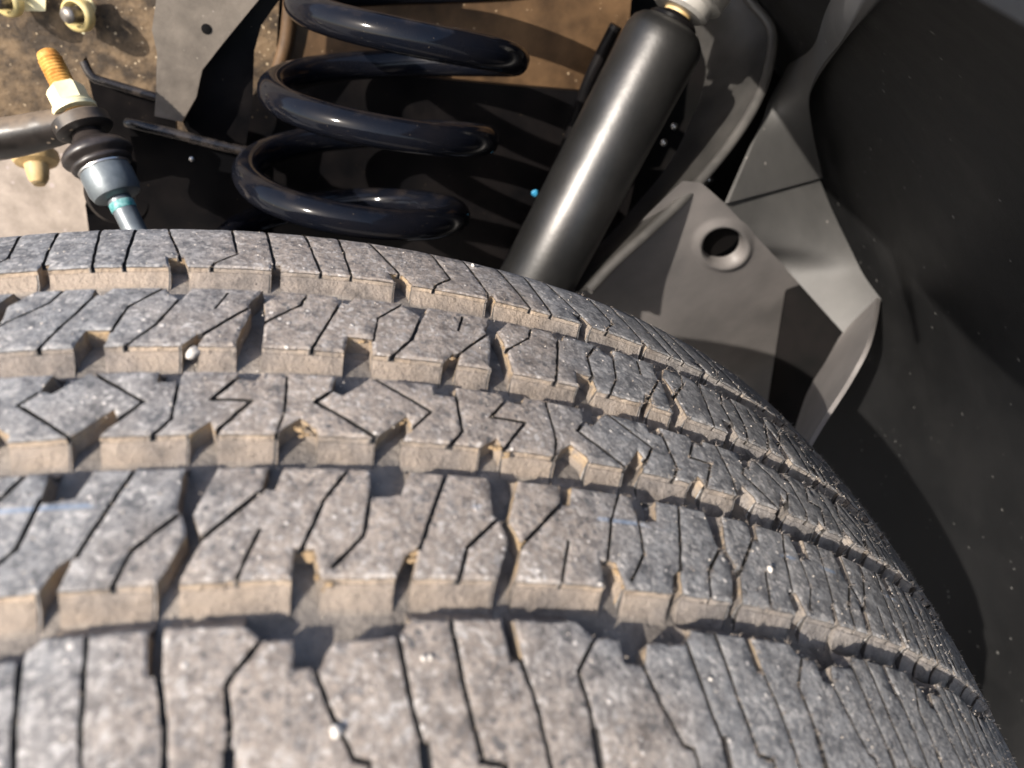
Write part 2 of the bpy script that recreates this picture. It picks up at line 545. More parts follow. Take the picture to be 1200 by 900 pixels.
S, N_ = 'S', 'N'
MOTIF = {
 1: (-100.0, -58.3, [
  (S, [(.008, -66.5), (.062, -76), (.115, -83), (.155, -84), (.17, -90), (.20, -103)], .95),
  (S, [(.236, -60.5), (.266, -73.6), (.295, -82), (.31, -103)], .95),
  (S, [(.391, -57), (.423, -73.9), (.455, -84.8), (.52, -85.8), (.54, -103)], .95),
  (N_, [(.547, -57), (.588, -57), (.604, -66.6), (.566, -66.8)]),
  (S, [(.592, -66), (.629, -75.5), (.65, -86.6), (.69, -103)], .95),
  (S, [(.868, -61), (.776, -69.1), (.795, -76.2), (.80, -81), (.80, -103)], .95),
  (N_, [(-.053, -57), (-.046, -67), (.03, -67.2), (.045, -64.6), (.062, -62.5), (.070, -57)]),
  (N_, [(.055, -57), (.055, -62.4), (.234, -61.9), (.275, -58.8), (.276, -57)]),
  (N_, [(.817, -57), (.81, -58.6), (.862, -61.8), (.974, -61.9), (.974, -57)]),
  (S, [(.300, -82.1), (.312, -103)], 1.9),
  (S, [(.798, -80.8), (.806, -103)], 1.9)]),
 2: (-49.6, -22.2, [
  (N_, [(.170, -20), (.169, -29.9), (.269, -29.1), (.303, -22.3), (.304, -20)]),
  (S, [(.169, -29), (.145, -39.9), (.054, -47.3)], .85),
  (S, [(.436, -20), (.315, -42.6)], .9),
  (N_, [(.268, -44.5), (.312, -42.2), (.281, -52), (.225, -52)]),
  (N_, [(.577, -20), (.571, -32.7), (.596, -35.1), (.614, -39.5), (.535, -52), (.600, -52), (.66, -40.4), (.624, -34.5), (.678, -23.3), (.690, -20)]),
  (S, [(.586, -34), (.465, -42.1), (.420, -52)], .85),
  (N_, [(.853, -20), (.827, -28.6), (.872, -28.2), (.908, -20)]),
  (S, [(.835, -28), (.650, -41)], .85),
  (S, [(.83, -38.4), (.775, -49.2)], .75),
  (S, [(1.125, -20), (1.03, -31), (.966, -43.2)], .85),
  (N_, [(.940, -42.7), (.999, -43.0), (1.030, -52), (.932, -52)])]),
 3: (-12.6, 8.6, [
  (N_, [(.072, 11), (.042, 2.7), (.086, 1.7), (.181, 8.3), (.188, 11)]),
  (S, [(.058, 3.2), (-.007, -1.6), (.200, -12.8)], .85),
  (S, [(.168, 9.8), (.396, -2.2), (.311, -9.5)], .75),
  (N_, [(.182, -14.5), (.198, -12.2), (.307, -4.3), (.331, -7.6), (.270, -14.5)]),
  (N_, [(.426, 11), (.425, 4.8), (.504, 4.7), (.517, 11)]),
  (S, [(.502, 5.6), (.505, -8.1), (.437, -14.8)], .85),
  (N_, [(.698, 11), (.70, 6), (.774, 5.4), (.805, 11)]),
  (S, [(.712, 6.6), (.626, -1.6), (.763, -2), (.640, -14)], .85),
  (N_, [(.540, -14.5), (.577, -12), (.633, -8.8), (.672, -14.5)]),
  (S, [(.885, 10), (.884, -6), (.855, -14)], .85),
  (N_, [(.850, -14.5), (.888, -10.2), (.943, -7), (1.002, -10.6), (1.015, -14.5)])]),
 4: (18.8, 46.6, [
  (S, [(-.04, 49), (-.083, 39.5), (-.198, 31.5), (-.225, 29.5)], .85),
  (N_, [(.073, 49), (.068, 43.2), (.113, 42.8), (.158, 49)]),
  (S, [(.09, 44), (-.036, 16.7)], .85),
  (S, [(.37, 48.5), (.231, 36.5), (.205, 25)], .85),
  (N_, [(.086, 16.5), (.108, 26), (.20, 25.8), (.202, 16.5)]),
  (N_, [(.352, 49), (.351, 45), (.426, 40.3), (.466, 49)]),
  (S, [(.423, 41.2), (.362, 27.7), (.24, 15)], .85),
  (S, [(.606, 44), (.571, 35.7)], .75),
  (S, [(.712, 37), (.545, 23)], .85),
  (N_, [(.456, 16.5), (.528, 23.8), (.561, 23.9), (.527, 16.5)]),
  (N_, [(.765, 49), (.700, 38.9), (.715, 34.5), (.675, 21), (.680, 16.5), (.779, 16.5), (.775, 34), (.762, 39.4), (.835, 46.8), (.85, 49)])]),
 5: (59.8, 102.0, [
  (N_, [(.306, 66), (.373, 66.2), (.426, 57), (.341, 57)]),
  (S, [(.20, 104), (.237, 89.6), (.262, 84.1), (.37, 64)], .95),
  (S, [(.50, 104), (.531, 94.5), (.608, 69.1), (.521, 62.4), (.50, 58)], .85),
  (S, [(.68, 104), (.707, 96.6), (.793, 61), (.80, 57)], .95),
  (S, [(.88, 104), (.904, 94.7), (1.012, 57)], .85),
  (S, [(1.05, 104), (1.071, 96.7), (1.14, 57)], .95),
  (N_, [(.775, 63), (.812, 63), (.822, 57), (.772, 57)])]),
}
BEV = 0.75


def seg_quads(pts, w):
    """one quad for each straight piece of a sipe, slightly overlapping at the bends"""
    out = []
    for (a, b) in zip(pts[:-1], pts[1:]):
        a = np.array(a); b = np.array(b)
        t = (b-a)/np.linalg.norm(b-a)
        n = np.array([-t[1], t[0]])
        a2 = a - t*w*0.45; b2 = b + t*w*0.45
        out.append(np.array([a2+n*w/2, a2-n*w/2, b2-n*w/2, b2+n*w/2]))
    return out


def grow(poly, d):
    P = np.array(poly)
    area = 0.5*np.sum(P[:, 0]*np.roll(P[:, 1], -1) - np.roll(P[:, 0], -1)*P[:, 1])
    if area < 0: P = P[::-1]
    e = np.roll(P, -1, 0)-P
    e /= np.linalg.norm(e, axis=1)[:, None]+1e-12
    n = np.stack([e[:, 1], -e[:, 0]], -1)
    npv = np.roll(n, 1, 0)
    bis = n+npv
    l = np.linalg.norm(bis, axis=1)[:, None]
    bis = bis/(l+1e-9)
    return P + bis*(d/np.clip((bis*n).sum(1), 0.5, 1))[:, None]


def inside(P, poly):
    x, y = P[:, 0], P[:, 1]
    r = np.zeros(len(P), bool)
    n = len(poly)
    for i in range(n):
        a = poly[i]; b = poly[(i+1) % n]
        c = (a[1] > y) != (b[1] > y)
        if c.any():
            xi = (b[0]-a[0])*(y-a[1])/(b[1]-a[1]+1e-15)+a[0]
            r ^= c & (x < xi)
    return r


def build_rib(rib, ua, ub, fine, sipes=True):
    """triangulate a rib between two pitch borders, cut sipes and notches out, return separate block pieces"""
    y0, y1, cuts = MOTIF[rib]
    sa, sb = float(s_of_u(ua)), float(s_of_u(ub))
    holes, guides = [], []
    segs, nots = [], []
    for k in range(int(ua)-2, int(ub)+2):
        for c in cuts:
            jit = 0.12*np.sin(np.array([k*7.1+len(c[1])+c[1][0][0]*31, k*3.7+c[1][0][1]])) if fine else (0, 0)
            pts = [(float(s_of_u(u+k))+jit[0], y+jit[1]*0.6) for u, y in c[1]]
            if max(p[0] for p in pts) < sa-2 or min(p[0] for p in pts) > sb+2:
                continue
            if c[0] == S:
                if not sipes: continue
                w = c[2]*1.12*(1+RNG.normal(0, 0.10))
                holes += seg_quads(pts, w)
                segs += [(a, b, w/2) for a, b in zip(pts[:-1], pts[1:])]
                if fine: guides += seg_quads(pts, w+2*BEV)
            else:
                holes.append(np.array(pts))
                nots += list(zip(pts, pts[1:]+pts[:1]))
                if fine: guides.append(grow(pts, BEV))
    V, E = [], []

    def loop(P, closed=True, maxlen=2.2):
        base = len(V)
        n = len(P)
        cnt = 0
        for i in range(n if closed else n-1):
            a = np.array(P[i]); b = np.array(P[(i+1) % n])
            m = max(1, int(np.linalg.norm(b-a)/maxlen)) if fine else 1
            for j in range(m):
                q = a+(b-a)*j/m
                V.append(q)
                cnt += 1
        if not closed:
            V.append(np.array(P[-1])); cnt += 1
        for i in range(cnt-1): E.append((base+i, base+i+1))
        if closed: E.append((base+cnt-1, base))

    def clipped(P):
        P = np.array(P, float)
        return P
    loop([(sa, y0), (sb, y0), (sb, y1), (sa, y1)])
    if fine:
        loop([(sa, y0+BEV), (sb, y0+BEV)], False)
        loop([(sa, y1-BEV), (sb, y1-BEV)], False)
    for h in holes+guides:
        loop(clipped(h))
    g = 4.5 if fine else 14
    for yy in np.arange(y0+g/2, y1, g):
        for ss in np.arange(sa+g/2, sb, g):
            V.append(np.array([ss, yy])+RNG.uniform(-0.2, 0.2, 2)*g)
    r = delaunay_2d_cdt([Vector((float(a), float(b))) for a, b in V], E, [], 0, 1e-4)
    P = np.array([(v[0], v[1]) for v in r[0]])
    F = np.array([f for f in r[2] if len(f) == 3], int)
    c = P[F].mean(1)
    keep = (c[:, 0] > sa) & (c[:, 0] < sb) & (c[:, 1] > y0) & (c[:, 1] < y1)
    for h in holes:
        lo, hi = h.min(0), h.max(0)
        w = np.where(keep & (c[:, 0] >= lo[0]) & (c[:, 0] <= hi[0]) & (c[:, 1] >= lo[1]) & (c[:, 1] <= hi[1]))[0]
        if len(w):
            keep[w[inside(c[w], h)]] = False
    F = F[keep]
    ar = np.abs(np.cross(P[F[:, 1]]-P[F[:, 0]], P[F[:, 2]]-P[F[:, 0]]))/2
    F = F[ar > 1e-7]
    # orient counter-clockwise in (s,y)
    cr = np.cross(P[F[:, 1]]-P[F[:, 0]], P[F[:, 2]]-P[F[:, 0]])
    F[cr < 0] = F[cr < 0][:, ::-1]
    # boundary edges
    cnt = {}
    for f in F:
        for i in range(3):
            a, b = int(f[i]), int(f[(i+1) % 3])
            cnt[(a, b)] = 1
    bnd = [(a, b) for (a, b) in cnt if (b, a) not in cnt]
    # components over shared edges
    par = np.arange(len(F))

    def find(i):
        while par[i] != i:
            par[i] = par[par[i]]
            i = par[i]
        return i
    em = {}
    for fi, f in enumerate(F):
        for i in range(3):
            k = tuple(sorted((int(f[i]), int(f[(i+1) % 3]))))
            if k in em:
                a, b = find(fi), find(em[k])
                if a != b: par[a] = b
            else:
                em[k] = fi
    comp = np.array([find(i) for i in range(len(F))])
    # distance of every vertex to the outline
    used = np.unique(F)
    bA = P[[a for a, b in bnd]]; bB = P[[b for a, b in bnd]]
    dist = np.full(len(P), 9.0)
    near = np.full(len(P), -1, int)
    for ch in np.array_split(used, max(1, len(used)*len(bnd)//2000000)):
        ab = bB-bA
        d = P[ch][:, None]-bA[None]
        t = np.clip((d*ab).sum(-1)/((ab**2).sum(-1)+1e-12), 0, 1)
        dd = ((d-t[..., None]*ab)**2).sum(-1)
        near[ch] = dd.argmin(1)
        dist[ch] = np.sqrt(dd.min(1))
    # what each outline edge belongs to: 0 rib edge, 1 sipe, 2 notch
    mid = (bA+bB)/2

    def dseg(A, B):
        ab = B-A
        d = mid[:, None]-A[None]
        t = np.clip((d*ab).sum(-1)/((ab**2).sum(-1)+1e-12), 0, 1)
        return np.sqrt(((d-t[..., None]*ab)**2).sum(-1))
    dE = np.minimum(np.abs(mid[:, 1]-y0), np.abs(mid[:, 1]-y1))
    dS = 0 if not segs else np.abs(dseg(np.array([q[0] for q in segs]), np.array([q[1] for q in segs]))-np.array([q[2] for q in segs])[None]).min(1)
    dN = dseg(np.array([q[0] for q in nots]), np.array([q[1] for q in nots])).min(1)
    et = np.where(dE < 0.05, 0, np.where(dN < 0.05, 2, 1))
    vt = np.where(near >= 0, et[near], 0)
    return P, F, bnd, comp, dist, (y0, y1), vt


def wob(s, y, f, seed):
    return noise.noise(Vector((s*f, y*f, seed)))


def block_mesh(P, F, bnd, dist, yr, fine, vt, base=False):
    """solid rubber piece: chamfered top, dusty upper wall, sloping foot"""
    y0, y1 = yr
    idx = np.unique(F)
    mp = {int(v): i for i, v in enumerate(idx)}
    verts, deps = [], []
    for v in idx:
        s, y = P[v]
        d = dist[v]
        drop = 0.0
        s2, y2 = s, y
        if fine:
            if d < BEV*0.9:
                drop = (0.50, 0.16, 0.42)[vt[v]]*(1-d/(BEV*0.9)) + ((0.22*max(0, wob(s, y, 1.1, 3.0)) + 0.5*max(0, wob(s, y, .35, 4.0)-.25)) if d < 0.05 and vt[v] != 1 else 0)
                s2 += 0.26*wob(s, y, 0.7, 1.0)+0.16*wob(s, y, 1.9, 1.5)
                y2 += 0.26*wob(s, y, 0.7, 2.0)+0.16*wob(s, y, 1.9, 2.5)
            drop += 0.10*wob(s, y, 0.16, 5.0)
            if base: drop = 2.02
        verts.append((s2, y2, drop))
        deps.append(2.4 if base else 0.0 if d > 0.05 else (0.055, 0.0, 0.055)[vt[v]])
    faces = [[mp[int(a)] for a in f][::-1] for f in F]
    # outward direction for every outline vertex that lies on the rib's own edge
    ring = {}
    if base: rows = [(2.04, .40, .24), (2.6, .46, .42), (3.6, .60, .72), (4.8, .78, 1.22), (5.7, .92, 1.75), (DEPTH+0.3, 1.0, 2.3)]
    elif fine: rows = [(0.0, .10, 0.0), (0.8, .20, 0.03), (1.45, .30, .10), (1.98, .36, .16)]
    else: rows = [(0.0, .10, 0.0), (DEPTH+0.6, 1.0, 1.0)]
    for a, b in bnd:
        for v in (a, b):
            if v in ring: continue
            s, y = P[v]
            out = 0.0
            if abs(y-y0) < 0.02: out = -1.0
            elif abs(y-y1) < 0.02: out = 1.0
            s2, y2, drop = verts[mp[int(v)]]
            lst = []
            for dz, dp, sl in rows:
                k = 2.3*sl*out
                lst.append(len(verts))
                j = (0.35*wob(s, y+dz*1.7, 0.55, 8.0)+0.30*wob(s, y+dz*2.3, 1.3, 9.0))*min(1, dz) if fine else 0
                verts.append((s2, y2+k+j*abs(out), dz if base else max(dz, drop+0.02+0.05*dz) if dz < 1.9 or not fine else dz))
                deps.append(dp+(0, 2, 4)[vt[v]])
            ring[v] = lst
    for a, b in bnd:
        ca = [mp[int(a)]]+ring[a]
        cb = [mp[int(b)]]+ring[b]
        for i in range(len(rows)):
            faces.append([ca[i], cb[i], cb[i+1], ca[i+1]])
    A = np.array(verts)
    return tyre_xyz(A[:, 0], A[:, 1], A[:, 2]), faces, deps


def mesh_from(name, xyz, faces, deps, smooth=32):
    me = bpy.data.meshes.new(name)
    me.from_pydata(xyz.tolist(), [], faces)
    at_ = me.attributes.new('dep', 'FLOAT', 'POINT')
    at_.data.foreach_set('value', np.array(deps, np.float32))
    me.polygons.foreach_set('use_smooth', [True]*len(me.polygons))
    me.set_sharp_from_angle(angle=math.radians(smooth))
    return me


tyre = empty('tyre', (0, 0, 0), 'large dusty black all-terrain tyre with blocky siped tread filling the foreground', 'tyre')
# carcass: groove floor, shoulders and sidewalls as one lathe
prof = []
for y in np.linspace(-94, 94, 48):
    prof.append((y/1000, float(crown(y))-DEPTH/1000))
half = [(.100, .366), (.106, .357), (.113, .345), (.121, .325), (.127, .300), (.126, .275), (.119, .25), (.108, .232), (.100, .222), (.088, .216)]
prof = [(-a, b) for a, b in half[::-1]] + prof + half + [(-.088, .216)]
bm = bmesh.new()
lathe(bm, Vector((0, 0, 0)), Vector((0, 1, 0)), prof, 360, ref=Vector((0, 0, 1)))
carc = finish('carcass', bm, M_RUB, tyre, 30)
vv = np.empty(len(carc.data.vertices)*3)
carc.data.vertices.foreach_get('co', vv)
vv = vv.reshape(-1, 3)
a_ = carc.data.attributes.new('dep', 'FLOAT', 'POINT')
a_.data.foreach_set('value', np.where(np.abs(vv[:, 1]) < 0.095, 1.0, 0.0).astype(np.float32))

UA, UB = -2, 5
pieces = []
hair_src = []
for rib in (1, 2, 3, 4, 5):
    P, F, bnd, comp, dist, yr, vt = build_rib(rib, UA, UB, True)
    fc = {}
    for fi, f in enumerate(F):
        for i in range(3):
            fc[(int(f[i]), int(f[(i+1) % 3]))] = comp[fi]
    for c in np.unique(comp):
        Fi = F[comp == c]
        area = np.abs(np.cross(P[Fi[:, 1]]-P[Fi[:, 0]], P[Fi[:, 2]]-P[Fi[:, 0]])).sum()/2
        if area < 4: continue
        bi = [e for e in bnd if fc[e] == c]
        xyz, faces, deps = block_mesh(P, Fi, bi, dist, yr, True, vt)
        me = mesh_from('tread_block', xyz, faces, deps)
        new_obj('tread_block', me, M_RUB, tyre)
        for a, b in bi:
            hair_src.append((P[a], P[b]))
    P, F, bnd, comp, dist, yr, vt = build_rib(rib, UA, UB, True, False)
    xyz, faces, deps = block_mesh(P, F, bnd, dist, yr, True, vt, True)
    new_obj('rib_base', mesh_from('rib_base', xyz, faces, deps), M_RUB, tyre)
# the far side of the tyre, out of the picture: same blocks joined in one part
VX, FX, DX, off = [], [], [], 0
edges_u = [5, 13, 21, 29, 37]
for ua, ub in zip(edges_u[:-1], edges_u[1:]):
    for rib in (1, 2, 3, 4, 5):
        P, F, bnd, comp, dist, yr, vt = build_rib(rib, ua, ub, False)
        xyz, faces, deps = block_mesh(P, F, bnd, dist, yr, False, vt)
        VX.append(xyz)
        FX += [[i+off for i in f] for f in faces]
        DX += deps
        off += len(xyz)
me = mesh_from('tread', np.concatenate(VX), FX, DX)
tag(new_obj('tread', me, M_RUB, tyre), kind='stuff')

# rubber fuzz on block edges: short thin whiskers left by wear
hv, hf, hd = [], [], []
sel = [e for e in hair_src if (e[0][0] > 40 and e[0][0] < 375)]
for k in range(6500):
    a, b = sel[random.randrange(len(sel))]
    t = random.random()
    q = a+(b-a)*t
    if q[0] < 150 and random.random() < 0.75 and q[1] < 55: continue
    base = tyre_xyz(q[0], q[1], 0.35)
    th = q[0]/1000/R0
    nr = np.array([math.sin(th), 0, math.cos(th)])
    d = nr*random.uniform(0.2, 1) + np.array([random.uniform(-.8, .8), random.uniform(-.9, .5), random.uniform(-.5, .5)])
    d /= np.linalg.norm(d)
    ln = random.uniform(0.0004, 0.0012)*(1.9 if q[0] > 190 else 1)
    r = random.uniform(0.00006, 0.00012)*(1.5 if q[0] > 190 else 1)
    x = np.cross(d, [0.3, 0.8, 0.5]); x /= np.linalg.norm(x)
    y = np.cross(d, x)
    i0 = len(hv)
    for j in range(3):
        an = j*2.094
        hv.append(base+(x*math.cos(an)+y*math.sin(an))*r)
    hv.append(base+d*ln)
    hf += [[i0, i0+1, i0+3], [i0+1, i0+2, i0+3], [i0+2, i0, i0+3]]
    hd += [0.3, .3, .3, .0]
me = mesh_from('rubber_fuzz', np.array(hv), hf, hd)
tag(new_obj('rubber_fuzz', me, M_RUB, tyre), kind='stuff')


# ------------------------------------------------------------------ pebbles and grit on the tread
def tread_hit(px, py):
    d = ray(px, py)
    t = 0.02
    while t < 0.8:
        q = CAM+d*t
        if math.hypot(q.x, q.z) < float(crown(q.y*1000)):
            return q
        t += 0.0002
    return q


def pebble(px, py, r, label, squash=(1, .8, .8), seed=0, lift=.35):
    q = tread_hit(px, py)
    nrm = Vector((q.x, 0, q.z)).normalized()
    bm = bmesh.new()
    bmesh.ops.create_icosphere(bm, subdivisions=3, radius=1)
    for v in bm.verts:
        n1 = 1+0.22*noise.noise(v.co*1.3+Vector((seed, 0, 0)))+0.10*noise.noise(v.co*3.1+Vector((0, seed, 0)))
        v.co = Vector((v.co.x*squash[0], v.co.y*squash[1], v.co.z*squash[2]))*r*n1
    o = finish('pebble', bm, M_PEBBLE, None, 60)
    o.location = q+nrm*r*lift
    o.rotation_euler = (seed, seed*2.3, seed*1.1)
    return tag(o, label, 'pebble', 'pebbles caught in the tread')


pebble(394, 858, 0.00125, 'round white pebble lodged at a sipe of the nearest tread rib', (1, .9, .9), 1.0)
pq = pebble(225, 407, 0.0019, 'white angular pebble in the groove at the left of the second farthest rib', (.75, .75, 1.2), 2.0)
pq.location = Vector(tyre_xyz(math.atan2(pq.location.x, pq.location.z)*R0*1000, 18.3, 2.4).tolist())   # stuck to the wall of its rib
pebble(901, 668, 0.00095, 'small cream pebble on the right part of the second nearest rib', (1.2, 1, .8), 3.4)
pebble(554, 312, 0.0008, 'tiny white pebble on the far shoulder below the shock absorber', (1, 1, .8), 4.6)
pebble(832, 796, 0.0005, 'tiny white pebble in a sipe at the right of the nearest rib', (1, 1, .8), 5.2)
pebble(496, 772, 0.0006, 'left of two tiny yellowish pebbles on the nearest rib', (1.2, 1, .8), 6.1)
pebble(504, 771, 0.0006, 'right of two tiny yellowish pebbles on the nearest rib', (1, 1, .8), 7.7)

# ochre mud caked at the ends of the notches
mv, mf = [], []
for (px, py, r) in [(362, 648, 1.5), (374, 668, 1.2), (384, 684, .9), (489, 641, 1.2), (485, 652, .9), (609, 616, 1.3), (614, 632, 1.0), (349, 497, 1.3), (358, 505, 1.0), (474, 489, 1.1),
                    (582, 521, 1.2), (594, 530, 1.0), (727, 664, 1.1), (736, 682, .9), (592, 404, .9), (597, 412, .8), (583, 350, .9), (425, 396, 1.0), (672, 520, .9), (531, 417, .8), (247, 640, .9)]:
    q = tread_hit(px, py)
    nrm = Vector((q.x, 0, q.z)).normalized()
    for k in range(4):
        bm = bmesh.new()
        bmesh.ops.create_icosphere(bm, subdivisions=2, radius=1)
        sd_ = Vector((random.random()*50, random.random()*50, px))
        i0 = len(mv)
        rr_ = r*.001*random.uniform(.45, .8)
        dx = Vector((random.uniform(-1, 1), random.uniform(-1, .6), 0))*r*.0009
        sq = (random.uniform(.7, 1.3), random.uniform(.6, 1.0), random.uniform(.3, .5))
        for v in bm.verts:
            n1 = 1+.45*noise.noise(v.co*1.4+sd_)+.25*noise.noise(v.co*3.7+sd_)
            mv.append(tuple(q+dx-nrm*.0009+Vector((v.co.x*sq[0], v.co.y*sq[1], v.co.z*sq[2]))*rr_*n1))
        mf += [[i0+v.index for v in f.verts] for f in bm.faces]
        bm.free()
me = bpy.data.meshes.new('mud')
me.from_pydata(mv, [], mf)
me.polygons.foreach_set('use_smooth', [True]*len(me.polygons))
tag(new_obj('mud', me, M_MUD), 'dried ochre mud caked in the notches of the tread', 'mud', kind='stuff')

gv, gf = [], []
for k in range(900):
    s = random.uniform(-20, 330)
    y = random.choice([random.uniform(-96, -60), random.uniform(-49, -23), random.uniform(-12, 8), random.uniform(19, 46), random.uniform(60, 92),
                       random.uniform(-58, -50), random.uniform(-22, -13), random.uniform(9, 18), random.uniform(47, 59)])
    groove = any(a < y < b for a, b in ((-58, -50), (-22, -13), (9, 18), (47, 59)))
    c = tyre_xyz(s, y, DEPTH-0.1 if groove else -0.05)
    r = random.uniform(0.00010, 0.00034)*(1.3 if groove else 1)
    i0 = len(gv)
    for d in ((1, 0, 0), (-1, 0, 0), (0, 1, 0), (0, -1, 0), (0, 0, 1), (0, 0, -1)):
        gv.append(c+np.array(d)*r*random.uniform(.6, 1.3))
    for f in ((0, 2, 4), (2, 1, 4), (1, 3, 4), (3, 0, 4), (2, 0, 5), (1, 2, 5), (3, 1, 5), (0, 3, 5)):
        gf.append([i0+i for i in f])
me = bpy.data.meshes.new('grit')
me.from_pydata([tuple(v) for v in gv], [], gf)
tag(new_obj('grit', me, M_GRIT), 'fine pale grit scattered over the tyre tread', 'grit', kind='stuff')

# ------------------------------------------------------------------ chassis behind the tyre
YN = Vector((0, -1, 0))

fr = empty('frame_rail', (0.0, 0.42, 0.2), 'dusty brown chassis frame rail behind the spring and end link', 'frame rail')
plate('web', [(-260, -260), (345, -260), (326, 20), (322, 90), (300, 175), (120, 185), (-260, 190)], Vector((0, .425, .3)), YN, .005, M_FRAME, fr)
plate('web', [(352, -260), (760, -260), (735, 60), (700, 130), (520, 140), (330, 95), (334, 20)], Vector((0, .412, .3)), Vector((.08, -1, .05)), .005, M_TANFRAME, fr)
plate('lower_plate', [(-260, 160), (60, 150), (190, 160), (210, 330), (-260, 330)], Vector((0, .375, .2)), Vector((0, -1, .35)), .006, M_TANPLATE, fr)
# rounded corner between the two webs
bm = bmesh.new()
tube(bm, smooth_path([at_y(352, -240, .418), at_y(340, 10, .416), at_y(330, 70, .415), at_y(318, 100, .416)], 5), .005, 12)
finish('corner', bm, M_TANFRAME, fr)

# dark stamped pocket behind the lower coils; its right part paints a cavity's shade black
sp = empty('spring_pocket', (0.08, 0.37, 0.2), 'glossy black stamped spring pocket behind the lower coils, painting a dark cavity at right', 'spring pocket')
plate('panel', [(255, 160), (330, 74), (430, 84), (560, 97), (690, 108), (730, 40), (780, 60), (700, 400), (240, 400)],
      Vector((0, .388, .25)), Vector((.02, -1, .12)), .006, M_BLACK, sp, .002)
bm = bmesh.new()
tube(bm, smooth_path([at_y(598, 305, .365), at_y(640, 225, .370), at_y(672, 150, .372), at_y(690, 95, .373), at_y(722, 30, .374)], 5), .0045, 10)
finish('rim', bm, M_BLACK, sp)

# near-black sheet added for the underbody, blocks the sky in the gaps
bm = bmesh.new()
prism(bm, [Vector((-.9, .52, -.25)), Vector((1.0, .52, -.25)), Vector((1.0, .52, .62)), Vector((-.9, .52, .62))], Vector((0, .01, 0)))
tag(finish('underbody', bm, M_VOID, None, 30), 'added near-black underbody backing filling the gaps behind the shock bracket', 'underbody')

# grey hanging bracket
hb = empty('hanger_bracket', at_y(210, 140, .33), 'flat grey-brown steel bracket hanging left of the spring with an oval hole', 'bracket')
P0 = Vector((0, .335, .3))
plate('blade', [(192, -220), (188, -60), (183, 0), (178, 35), (184, 62), (183, 103), (181, 136), (213, 143), (230, 114), (237, 82), (262, 50), (303, 0), (380, -90), (440, -220)],
      P0, Vector((.10, -1, .12)), .004, M_GREYB, hb)
plate('black_wedge', [(303, -4), (262, 50), (237, 82), (230, 114), (214, 143), (226, 165), (285, 190), (296, 120), (298, 60), (306, 30), (330, -4)],
      Vector((0, .352, .3)), Vector((.10, -1, .12)), .004, M_BLACK, hb)  # black plate filling the wedge between blade and spring
bm = bmesh.new()
n_ = Vector((.10, -1, .12)).normalized()
c_ = on_plane(242, 34, P0, n_)
lathe(bm, c_+n_*0.0004, n_, [(-.001, .0029), (.0, .0029), (.0002, .0024), (.0002, 0)], 20)
h_ = finish('hole', bm, M_VOID, hb)  # near-black disc laid on the blade stands for the shaded hole

# black control arm: stamped face and two rolled rims
ca = empty('control_arm', at_y(200, 260, .30), 'glossy black stamped control arm between the end link and the spring', 'control arm')
plate('rear_web', [(98, 70), (108, 90), (126, 97), (160, 107), (205, 121), (215, 330), (112, 330), (100, 240), (118, 150)], Vector((0, .345, .25)), Vector((.02, -1, .05)), .006, M_BLACK, ca, .002)
plate('front_web', [(148, 141), (162, 147), (205, 157), (268, 173), (320, 180), (320, 330), (150, 330), (158, 260), (160, 190)], Vector((0, .312, .25)), Vector((.02, -1, .08)), .006, M_BLACK, ca, .002)
bm = bmesh.new()
tube(bm, smooth_path([at_y(98, 72, .345), at_y(108, 90, .342), at_y(126, 97, .341), at_y(160, 107, .341), at_y(207, 121, .342)], 6), .0026, 12)
finish('rim', bm, M_RIM, ca)
bm = bmesh.new()
tube(bm, smooth_path([at_y(150, 144, .312), at_y(162, 147, .308), at_y(205, 157, .307), at_y(268, 173, .307), at_y(310, 180, .31)], 6), .0030, 12)
finish('rim', bm, M_RIM, ca)
# rounded bushing boss low beside the stem
bm = bmesh.new()
cb = at_y(140, 232, .318)
lathe(bm, cb+Vector((0, .012, 0)), Vector((.1, -1, .2)), [(0, 0), (0, .020), (.014, .020), (.018, .017), (.018, .010), (.014, .008), (.014, 0)], 32)
finish('boss', bm, M_BLACK, ca)
bm = bmesh.new()
bmesh.ops.create_icosphere(bm, subdivisions=2, radius=.0021)
bmesh.ops.translate(bm, verts=bm.verts, vec=at_y(225, 186, .3165))
finish('glint_rivet', bm, M_STEEL, ca)  # steel bead added to give the black face its white glint

# coil spring
c2, c3 = at(441, 153, .445), at(410, 243, .455)
ax = (c3-c2)
pitch = ax.length
a_n = ax.normalized()
x_ = (RT - UP*0.09).normalized()              # right side as seen from the wheel's outer side
y_ = (-FW*0.90 - UP*0.47).normalized()        # towards the wheel's outer side
y_ = (y_ - x_*y_.dot(x_)).normalized()
cs = empty('coil_spring', at(395, 290, .43), 'glossy black coil spring behind the tyre, left of the shock absorber', 'spring')
pts = []
turns0, turns1 = -2.06, 1.9
n = int((turns1-turns0)*72)
for i in range(n+1):
    t = turns0+(turns1-turns0)*i/n
    an = 2*math.pi*t                          # t integer: right side; wire goes right -> back -> left -> front while descending
    rr = .0661
    pts.append(c2 + a_n*(pitch*(t-0.0)) + x_*(rr*math.cos(an)) - y_*(rr*math.sin(an)))
bm = bmesh.new()
tube(bm, pts, .0088, 20)
finish('coil', bm, M_SPRING, cs, 60)
bm = bmesh.new()
pb = c2+a_n*pitch*2.2
lathe(bm, pb, -a_n, [(-.01, 0), (-.01, .076), (.0, .076), (.003, .072), (.003, .04), (.012, .034), (.016, .0)], 48)
finish('lower_seat', bm, M_BLACK, cs)

